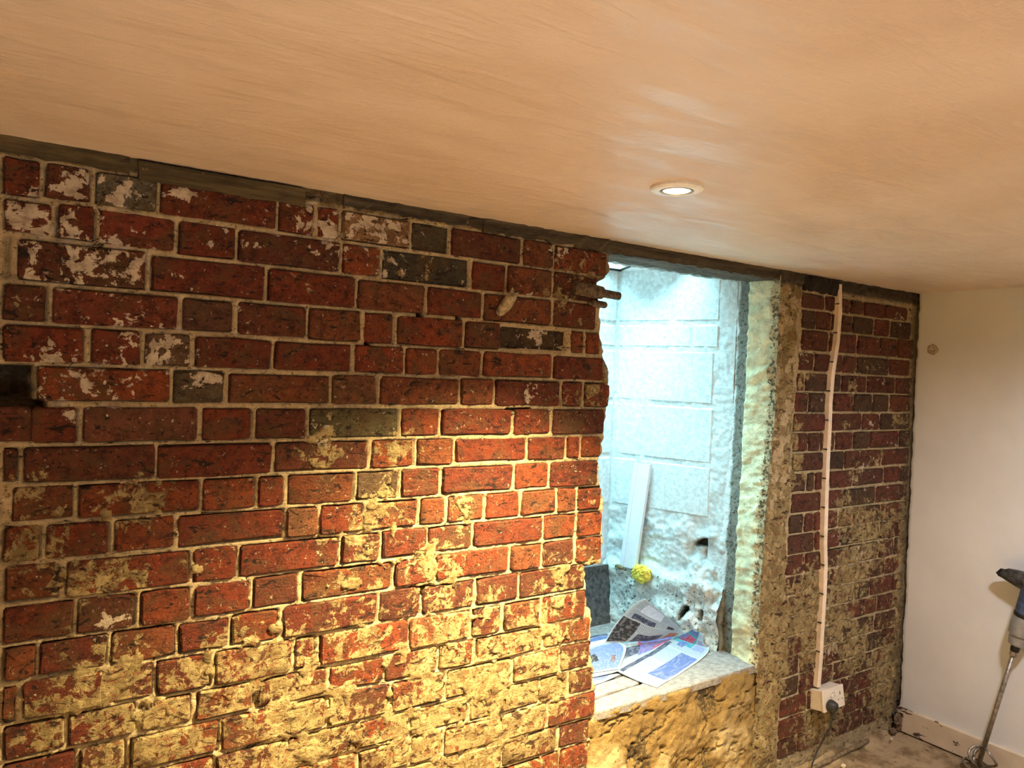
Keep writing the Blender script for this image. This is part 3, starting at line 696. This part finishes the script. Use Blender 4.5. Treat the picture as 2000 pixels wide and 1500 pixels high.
# conduit and socket on the pier
M_PVC = simple('painted_conduit', (.86, .74, .60), .5, var=.10, scale=25, bump=.5, dist=.002)
tk = mm(TRUNK); t = empty('cable_conduit', (tk[-1][0], 0, tk[-1][1])); tag(t, 'wavy white painted cable conduit running from ceiling to socket', 'conduit')
v = []; f = []
for i, (x, z) in enumerate(tk):
    hw = .0115; dy = -.008 if i else .0
    for (a, b) in ((-hw, .012), (-hw*.95, -.012), (-hw*.5, -.016), (hw*.5, -.016), (hw*.95, -.012), (hw, .012)): v.append((x+a-tk[-1][0], b+dy, z-tk[-1][1]))
n = len(tk)
for i in range(n-1):
    for k in range(6): f.append((i*6+k, i*6+(k+1) % 6, (i+1)*6+(k+1) % 6, (i+1)*6+k))
mesh_obj('conduit', v, f, M_PVC, t)
for i in range(13):
    z = 1.80-i*.112; x = float(np.interp(z, tk[::-1, 1], tk[::-1, 0]))-.0112
    tube('nail', [(x-tk[-1][0], -.004, z-tk[-1][1]), (x-tk[-1][0]-.001, -.0205, z-tk[-1][1])], [.0022, .0028], M_BLACK, t, 6)
M_SOCK = simple('socket_plastic', (.84, .76, .65), .4, var=.06, scale=30, bump=.1)
sk = empty('double_socket', (2.680, -.052, .279), (math.radians(-9), 0, 0)); tag(sk, 'white surface mounted double socket box with one switch, on pier', 'socket')
box('back_box', (-.067, .067, .002, .056, -.0385, .0385), M_SOCK, sk, .003)
box('face_plate', (-.069, .069, -.006, .002, -.0405, .0405), M_SOCK, sk, .002)
for x in (-.012, .012): box('rocker_switch', (x-.006, x+.006, -.011, -.006, .008, .028), simple('switch_white', (.9, .88, .82), .3, bump=0), sk, .0015)
for (a, b, c_, d) in ((.040, .044, .006, .018), (.028, .032, -.012, -.008), (.052, .056, -.012, -.008)): box('socket_slot', (a, b, -.0066, -.0055, c_, d), M_BLACK, sk)
tag(box('indicator_mark', (-.014, -.008, -.0116, -.0105, .023, .026), simple('red_mark', (.35, .05, .03), .5, bump=0), sk))
pg = empty('plug', (2.647, -.062, .262)); tag(pg, 'black plug pushed into left side of white double socket', 'plug')
M_PLUG = simple('black_plastic', (.035, .036, .036), .45, var=.5, scale=80, bump=.4)
v, f = tube_vf([(0, 0, 0), (0, -.004, 0), (0, -.024, -.002), (0, -.030, -.003)], [.023, .0245, .021, .012], 14)
mesh_obj('plug_body', v, f, M_PLUG, pg, True)
tube('cable_grip', [(0, -.014, -.015), (0, -.014, -.030), (.001, -.012, -.040)], [.010, .008, .005], M_PLUG, pg, 10)
cb = tube('cable', [(2.648, -.074, .221), (2.647, -.070, .18), (2.642, -.045, .12), (2.625, -.030, .07), (2.600, -.030, .032), (2.56, -.05, .012), (2.45, -.07, .008), (2.2, -.08, .007)], .0035, M_PLUG, None, 8)
tag(cb, 'thin black cable hanging from plug down to the floor', 'cable')
pf = tube('floor_pipe', [(3.00, -.020, .020), (2.93, -.026, .019), (2.86, -.022, .018), (2.75, -.030, .016), (2.6, -.028, .014), (2.4, -.030, .012), (2.2, -.03, .012)], .0085, simple('muddy_pipe', (.22, .16, .095), .9, var=.4, bump=1, dist=.003), None, 10)
tag(pf, 'mud coloured pipe running along foot of brick pier', 'pipe')
def pebble(name, loc, s, mat, seed, label, cat):
    r = random.Random(seed); v = []; f = []
    import bmesh
    bm = bmesh.new(); bmesh.ops.create_icosphere(bm, subdivisions=2, radius=1)
    for q in bm.verts:
        k = r.uniform(.82, 1.1); q.co = Vector((q.co.x*s[0]*k, q.co.y*s[1]*k, q.co.z*s[2]*k))
    me = bpy.data.meshes.new(name); bm.to_mesh(me); bm.free(); me.materials.append(mat)
    o = bpy.data.objects.new(name, me); C.objects.link(o); o.location = loc; tag(o, label, cat); return o
M_CHIP = simple('plaster_chip', (.80, .68, .48), .8)
pebble('plaster_chip', (2.738, -.075, .010), (.013, .010, .007), M_CHIP, 1, 'pale plaster chip lying on floor below the socket', 'rubble')
pebble('plaster_chip', (3.11, -.060, .016), (.008, .007, .005), M_CHIP, 2, 'tiny plaster chip on floor near the wall corner', 'rubble')
M_RUB = simple('rubble_brown', (.17, .11, .07), .95, var=.5, scale=90, bump=1, dist=.005)
for i, (p, s_) in enumerate((((3.215, -.028, .062), (.022, .016, .03)), ((3.232, -.02, .025), (.02, .018, .022)), ((3.175, -.03, .022), (.018, .016, .014)))):
    pebble('rubble_lump', p, s_, M_RUB, 20+i, ['upper dark rubble lump in the corner behind skirting board end', 'lower dark rubble lump in the floor corner by the skirting', 'small brown rubble lump on floor left of the corner'][i], 'rubble')

# white trunking offcut leaning on the well wall
def sp(s, off, z): p = SP0+SD*s+SN*off; return (float(p[0]), float(p[1]), z)
st = empty('trunking_offcut', sp(.338, .030, .706)); tag(st, 'white plastic trunking offcut leaning on painted light well wall', 'trunking')
o0 = Vector(sp(.338, .030, .706))
def strip(name, s0, s1, oo0, oo1, mat):
    v = []
    for (z, cs, of) in ((.706, .338, .024), (1.137, .298, .008)):
        for (a, b) in ((s0, oo0), (s1, oo0), (s1, oo1), (s0, oo1)):
            v.append(tuple(Vector(sp(cs-a, of+b, z))-o0))
    return mesh_obj(name, v, [(0, 1, 2, 3), (7, 6, 5, 4), (0, 4, 5, 1), (1, 5, 6, 2), (2, 6, 7, 3), (3, 7, 4, 0)], mat, st)
M_STRIP = simple('white_pvc', (.80, .84, .90), .35, var=.03, bump=0)
strip('lid', -.036, .036, .018, .021, M_STRIP); strip('side_flange', -.036, -.033, .0, .018, M_STRIP); strip('side_flange', .033, .036, .0, .018, M_STRIP); strip('ridge', -.022, -.018, .021, .0235, M_STRIP)

# crumpled yellow cloth on the ledge
import bmesh
bm = bmesh.new(); bmesh.ops.create_icosphere(bm, subdivisions=5, radius=1)
for q in bm.verts:
    p = q.co.copy(); n_ = p.normalized()
    a = float(vn(np.array(p.x*2.3+5), np.array(p.y*2.3+p.z*3.1), 200)); b = float(vn(np.array(p.z*3.3+9), np.array(p.x*2.9-p.y*2.7), 201)); c_ = float(vn(np.array(p.x*6+p.z*5), np.array(p.y*6-p.z*4), 202))
    r_ = .74+.55*abs(a-.5)*2*.6+.42*(1-abs(b-.5)*2)*.5+.16*abs(c_-.5)
    q.co = Vector((n_.x*.030*r_, n_.y*.040*r_, n_.z*.036*r_))
me = bpy.data.meshes.new('cloth'); bm.to_mesh(me); bm.free()
M_YEL = simple('yellow_cloth', (.90, .72, .10), .8, var=.12, scale=90, bump=.4, dist=.002); me.materials.append(M_YEL)
yc = bpy.data.objects.new('cloth', me); C.objects.link(yc); yc.location = sp(.268, .052, .696); tag(yc, 'crumpled yellow cloth on ledge at foot of white trunking offcut', 'cloth')
pebble('mortar_lump', sp(.375, .042, .702), (.014, .026, .010), simple('brown_mortar_lump', (.20, .16, .08), .9), 5, 'small brown mortar lump under bottom left of white trunking offcut', 'rubble')

# dark slab over the dark lower part of the back wall
M_DARKSLAB = simple('dark_slab_grey', (.075, .070, .066), .75, var=.6, scale=60, bump=.8, dist=.004)
sl = mesh_obj('dark_slab', [(x, y, z) for (z, xr) in ((.466, 2.172), (.56, 2.142), (.700, 2.128)) for x, y in ((1.62, .60+.04*(z-.466)/.235), (xr-.012, .60+.04*(z-.466)/.235), (xr-.012, .632), (1.62, .632))],
    [(0, 1, 5, 4), (1, 2, 6, 5), (2, 3, 7, 6), (3, 0, 4, 7), (4, 5, 9, 8), (5, 6, 10, 9), (6, 7, 11, 10), (7, 4, 8, 11), (0, 3, 2, 1), (8, 9, 10, 11)], M_DARKSLAB)
tag(sl, 'dark grey slab standing in the lower left of the light well', 'slab')
# ------------------------------------------------------------------ newspaper on the sill
def paper_mat(name, kind, seed):
    k = NT(name); uv = k.n('ShaderNodeAttribute', attribute_name='uvw').outputs[1]
    sx = k.n('ShaderNodeSeparateXYZ'); k.L(uv, sx.inputs[0]); u, v = sx.outputs[0], sx.outputs[1]
    def inr(x, a, b): return k.ma('MULTIPLY', k.ma('GREATER_THAN', x, a), k.ma('LESS_THAN', x, b))
    def rect(a, b, c_, d): return k.ma('MULTIPLY', inr(u, a, b), inr(v, c_, d))
    col = (.42, .50, .56)
    n = k.noise(9, 3, .5, vec=uv); n2 = k.noise(60, 4, .7, vec=uv)
    # columns of small text
    lines = k.ma('GREATER_THAN', k.ma('FRACT', k.ma('MULTIPLY', v, 52)), .45)
    cols = k.ma('GREATER_THAN', k.ma('FRACT', k.ma('MULTIPLY', u, 6)), .10)
    txt = k.ma('MULTIPLY', k.ma('MULTIPLY', lines, cols), k.ma('GREATER_THAN', n2, .44))
    body = rect(.06, .94, .06, .93)
    c = k.mix(k.ma('MULTIPLY', k.ma('MULTIPLY', txt, body), .55), col, (.06, .09, .20))
    for (r, cl) in kind:
        pic = k.mix(k.ramp(n2, .35, .65), cl, tuple(min(1, x*1.7+.03) for x in cl))
        pic = k.mix(k.ramp(k.noise(22, 3, .6, vec=uv), .52, .56), pic, tuple(min(1, .9*x+.14) for x in cl))
        c = k.mix(rect(*r), c, pic)
    k.col(c); k.rgh(.75); k.b.inputs['Specular IOR Level'].default_value = .3
    return k.m
def cr(P, t):
    n = len(P)-1; x = t*n; i = min(int(x), n-1); f = x-i
    p0, p1, p2, p3 = P[max(i-1, 0)], P[i], P[i+1], P[min(i+2, n)]
    return .5*((2*p1)+(p2-p0)*f+(2*p0-5*p1+4*p2-p3)*f*f+(3*p1-p0-3*p2+p3)*f**3)
def page(rows, nu, nv, mat, parent, off, wob=.0012, seed=0):
    R = [[np.array(p, float) for p in r] for r in rows]; V = []; U = []
    for j in range(nv+1):
        for i in range(nu+1):
            col = [cr(r, i/nu) for r in R]; p = cr(col, j/nv)
            p = p+np.array([0, 0, float(fbm(np.array(p[0]), np.array(p[1]), 14, 2, seed)-.5)*wob*4])
            if p[1] > .20:                               # keep the paper clear of the rough plinth
                d_ = (p[0]-SP0[0])*SN[0]+(p[1]-SP0[1])*SN[1]
                if d_ < .058: p = p+np.array([SN[0], SN[1], 0])*(.058-d_)
            V.append(p-off); U.append((i/nu, j/nv, 0))
    n0 = len(V); F = grid_faces(nv+1, nu+1).tolist()
    o = mesh_obj('page', np.array(V), F, mat, parent, True)
    at = o.data.attributes.new('uvw', 'FLOAT_VECTOR', 'POINT'); at.data.foreach_set('vector', np.array(U, np.float32).ravel())
    md = o.modifiers.new('thickness', 'SOLIDIFY'); md.thickness = .0006; md.offset = 0
    return o
BL = (.06, .10, .27); GR = (.03, .04, .08); RD = (.34, .04, .09); CY = (.02, .20, .27); GN = (.05, .12, .06); DK = (.015, .015, .02); PU = (.12, .10, .28)
off = np.array([1.95, .25, .465])
news = empty('newspaper', tuple(off)); tag(news, 'open newspaper spread over the stone sill with one page lifting up', 'newspaper')
# spread, back/left page
page([[(1.62, .50, .470), (1.80, .50, .470), (1.99, .505, .471), (2.107, .470, .471), (2.200, .400, .474), (2.262, .292, .500)],
      [(1.60, .36, .470), (1.78, .36, .470), (1.93, .37, .471), (2.05, .36, .472), (2.15, .345, .472), (2.235, .318, .480)],
      [(1.58, .21, .469), (1.66, .20, .470), (1.782, .190, .472), (1.90, .228, .473), (2.00, .262, .474), (2.155, .315, .474)]],
     46, 26, paper_mat('newsprint_photos', [((.10, .42, .12, .50), BL), ((.30, .42, .02, .11), GR), ((.10, .30, .02, .10), BL), ((.45, .56, .04, .26), GN), ((.58, .66, .30, .62), RD), ((.60, .92, .45, .84), PU), ((.46, .60, .58, .78), GR), ((.78, .90, .70, .86), RD)], 1), news, off, seed=301)
# spread, front/right page curling up the reveal
page([[(1.775, .192, .4735), (1.995, .260, .4755), (2.155, .317, .4755), (2.225, .325, .482), (2.262, .290, .512), (2.272, .262, .535)],
      [(1.79, .115, .469), (2.00, .175, .469), (2.155, .225, .470), (2.225, .248, .474), (2.262, .250, .492), (2.277, .243, .525)],
      [(1.811, .034, .4675), (2.007, .090, .4675), (2.159, .141, .469), (2.232, .180, .472), (2.262, .218, .486), (2.278, .222, .520)]],
     46, 24, paper_mat('newsprint_advert', [((.02, .40, .03, .16), GR), ((.45, .98, .03, .55), CY), ((.56, .80, .14, .48), RD), ((.64, .78, .06, .22), PU), ((.84, .97, .06, .50), BL), ((.08, .34, .52, .92), BL), ((.40, .52, .26, .40), BL), ((.44, .58, .58, .84), (.16, .20, .36)), ((.62, .80, .62, .82), (.16, .20, .34))], 2), news, off, seed=302)
# loose smaller page lying on the left
page([[(1.62, .40, .476), (1.80, .425, .480), (1.935, .431, .482)], [(1.62, .32, .478), (1.80, .33, .481), (1.955, .340, .481)], [(1.60, .235, .474), (1.72, .215, .475), (1.79, .196, .477)]][::1],
     26, 18, paper_mat('newsprint_article', [((.04, .92, .28, .94), (.10, .15, .34)), ((.35, .50, .48, .68), DK), ((.70, .78, .66, .78), (.12, .06, .06)), ((.58, .92, .04, .22), (.5, .55, .6))], 3), news, off, seed=303)
# sheet below, peeping out at the lower left
page([[(1.56, .215, .4665), (1.68, .225, .4665), (1.785, .178, .4665)], [(1.56, .15, .4665), (1.62, .150, .4665), (1.70, .160, .4665)]],
     14, 8, paper_mat('newsprint_below', [((.0, .8, .1, .6), (.10, .13, .30))], 4), news, off, wob=.0004, seed=304)
# page standing up
page([[(1.900, .400, .480), (1.935, .385, .545), (1.985, .350, .620), (2.035, .330, .652)],
      [(2.010, .362, .478), (2.045, .345, .505), (2.085, .335, .568), (2.105, .320, .600)],
      [(2.120, .335, .480), (2.150, .325, .496), (2.175, .318, .520), (2.185, .315, .535)],
      [(2.210, .318, .485), (2.235, .312, .492), (2.248, .308, .498), (2.252, .306, .502)]],
     30, 24, paper_mat('newsprint_column', [((.05, .50, .02, .24), DK), ((.05, .34, .28, .62), GR), ((.52, .60, .12, .42), GR), ((.66, .92, .16, .46), (.45, .52, .70)), ((.02, .40, .70, .92), (.30, .10, .06)), ((.55, .66, .60, .72), DK)], 5), news, off, wob=.002, seed=305)

# ------------------------------------------------------------------ paddle mixer leaning on the right wall
M_STEEL = simple('dusty_steel', (.34, .30, .26), .45, .7, var=.35, scale=60, bump=.4)
M_GREY = simple('grey_casting', (.33, .34, .34), .5, .3, var=.12, scale=50, bump=.2)
M_BLUE = simple('dusty_blue_casing', (.055, .085, .17), .55, var=.4, scale=50, bump=.2)
M_GRIP = simple('dusty_black_grip', (.055, .053, .05), .6, var=.9, scale=45, bump=.6, dist=.002)
axis0 = Vector((3.190, -.362, .022)); axd = Vector((.008, -.100, .478)).normalized()
mx_ = empty('paddle_mixer', tuple(axis0)); mx_.rotation_mode = 'QUATERNION'; mx_.rotation_quaternion = axd.to_track_quat('Z', 'Y')
tag(mx_, 'blue and grey paddle mixer standing against the white wall', 'power tool')
tube('shaft', [(0, 0, 0), (0, 0, .485)], .0085, M_STEEL, mx_, 12)
lathe('shaft_collar', [(.013, 0), (.014, .004), (.014, .016), (.010, .02)], M_STEEL, mx_, 16, (0, 0, .476))
lathe('chuck', [(.014, 0), (.0155, .004), (.0155, .024), (.012, .028)], M_BLACK, mx_, 18, (0, 0, .494))
lathe('gearbox', [(.020, .0), (.029, .006), (.032, .028), (.031, .040), (.038, .046), (.040, .085), (.038, .110), (.036, .118)], M_GREY, mx_, 26, (0, 0, .518))
lathe('gasket_band', [(.037, 0), (.0385, .002), (.0385, .013), (.037, .015)], M_BLACK, mx_, 26, (0, 0, .635))
lathe('motor_housing', [(.036, 0), (.0375, .01), (.038, .06), (.040, .11), (.036, .15), (.020, .165)], M_BLUE, mx_, 26, (0, 0, .650))
# handle: crossbar on both sides with forked ends
vq = axd.to_track_quat('Z', 'Y').inverted()
def loc_(p): return vq @ (Vector(p)-axis0)
for sgn in (1, -1):
    c0 = Vector((3.195, -.522, .772))
    P = [c0+Vector((0, sgn*t_, dz)) for t_, dz in ((0, 0), (.03, .004), (.06, .010), (.09, .016), (.112, .016))] if sgn > 0 else [c0+Vector((0, -t_, dz)) for t_, dz in ((0, 0), (.03, -.004), (.06, -.006), (.10, -.01), (.13, -.012))]
    hgt = [.040, .038, .033, .026, .016]; wid = [.030, .026, .022, .019, .014]
    v = []; f = []; n = 12
    for p, hh, ww in zip(P, hgt, wid):
        for k in range(n):
            a = 2*math.pi*k/n; v.append(tuple(loc_(p+Vector((ww*math.cos(a), 0, hh*math.sin(a))))))
    for i in range(4):
        for k in range(n): f.append((i*n+k, i*n+(k+1) % n, (i+1)*n+(k+1) % n, (i+1)*n+k))
    f.append(tuple(4*n+k for k in range(n)))
    mesh_obj('handle', v, f, M_GRIP, mx_, True)
    e_ = P[-1]; s_ = 1 if sgn > 0 else -1
    tube('handle_tip', [loc_(e_+Vector((0, -.012*s_, .010))), loc_(e_+Vector((0, .004*s_, .012))), loc_(e_+Vector((0, .013*s_, .004)))], [.010, .008, .005], M_BLACK, mx_, 8)
    tube('handle_tip', [loc_(e_+Vector((0, -.010*s_, -.010))), loc_(e_+Vector((0, .010*s_, -.006))), loc_(e_+Vector((0, .020*s_, .002)))], [.009, .007, .004], M_BLACK, mx_, 8)
# paddle: two curved blades and a foot ring
def arc(sg, ph, r0=.055, z0=.085, z1=-.010, n=9, tw=1.4):
    P = []
    for i in range(n):
        t_ = i/(n-1); r_ = r0*math.sin(math.pi*min(1, t_*1.15))**.6 if t_ < .87 else r0*math.sin(math.pi*.99)**.6+.012; a = ph+sg*tw*t_
        P.append((r_*math.cos(a), r_*math.sin(a), z0+(z1-z0)*t_))
    return P
for ph in (-2.2, -.1, 2.0):
    tube('paddle_blade', [(.0, 0, .088)]+arc(1, ph)[1:], .005, M_STEEL, mx_, 8)
tube('paddle_ring', [(.052*math.cos(a), .052*math.sin(a), -.004) for a in np.linspace(0, 2*math.pi, 25)], .0035, M_STEEL, mx_, 8)
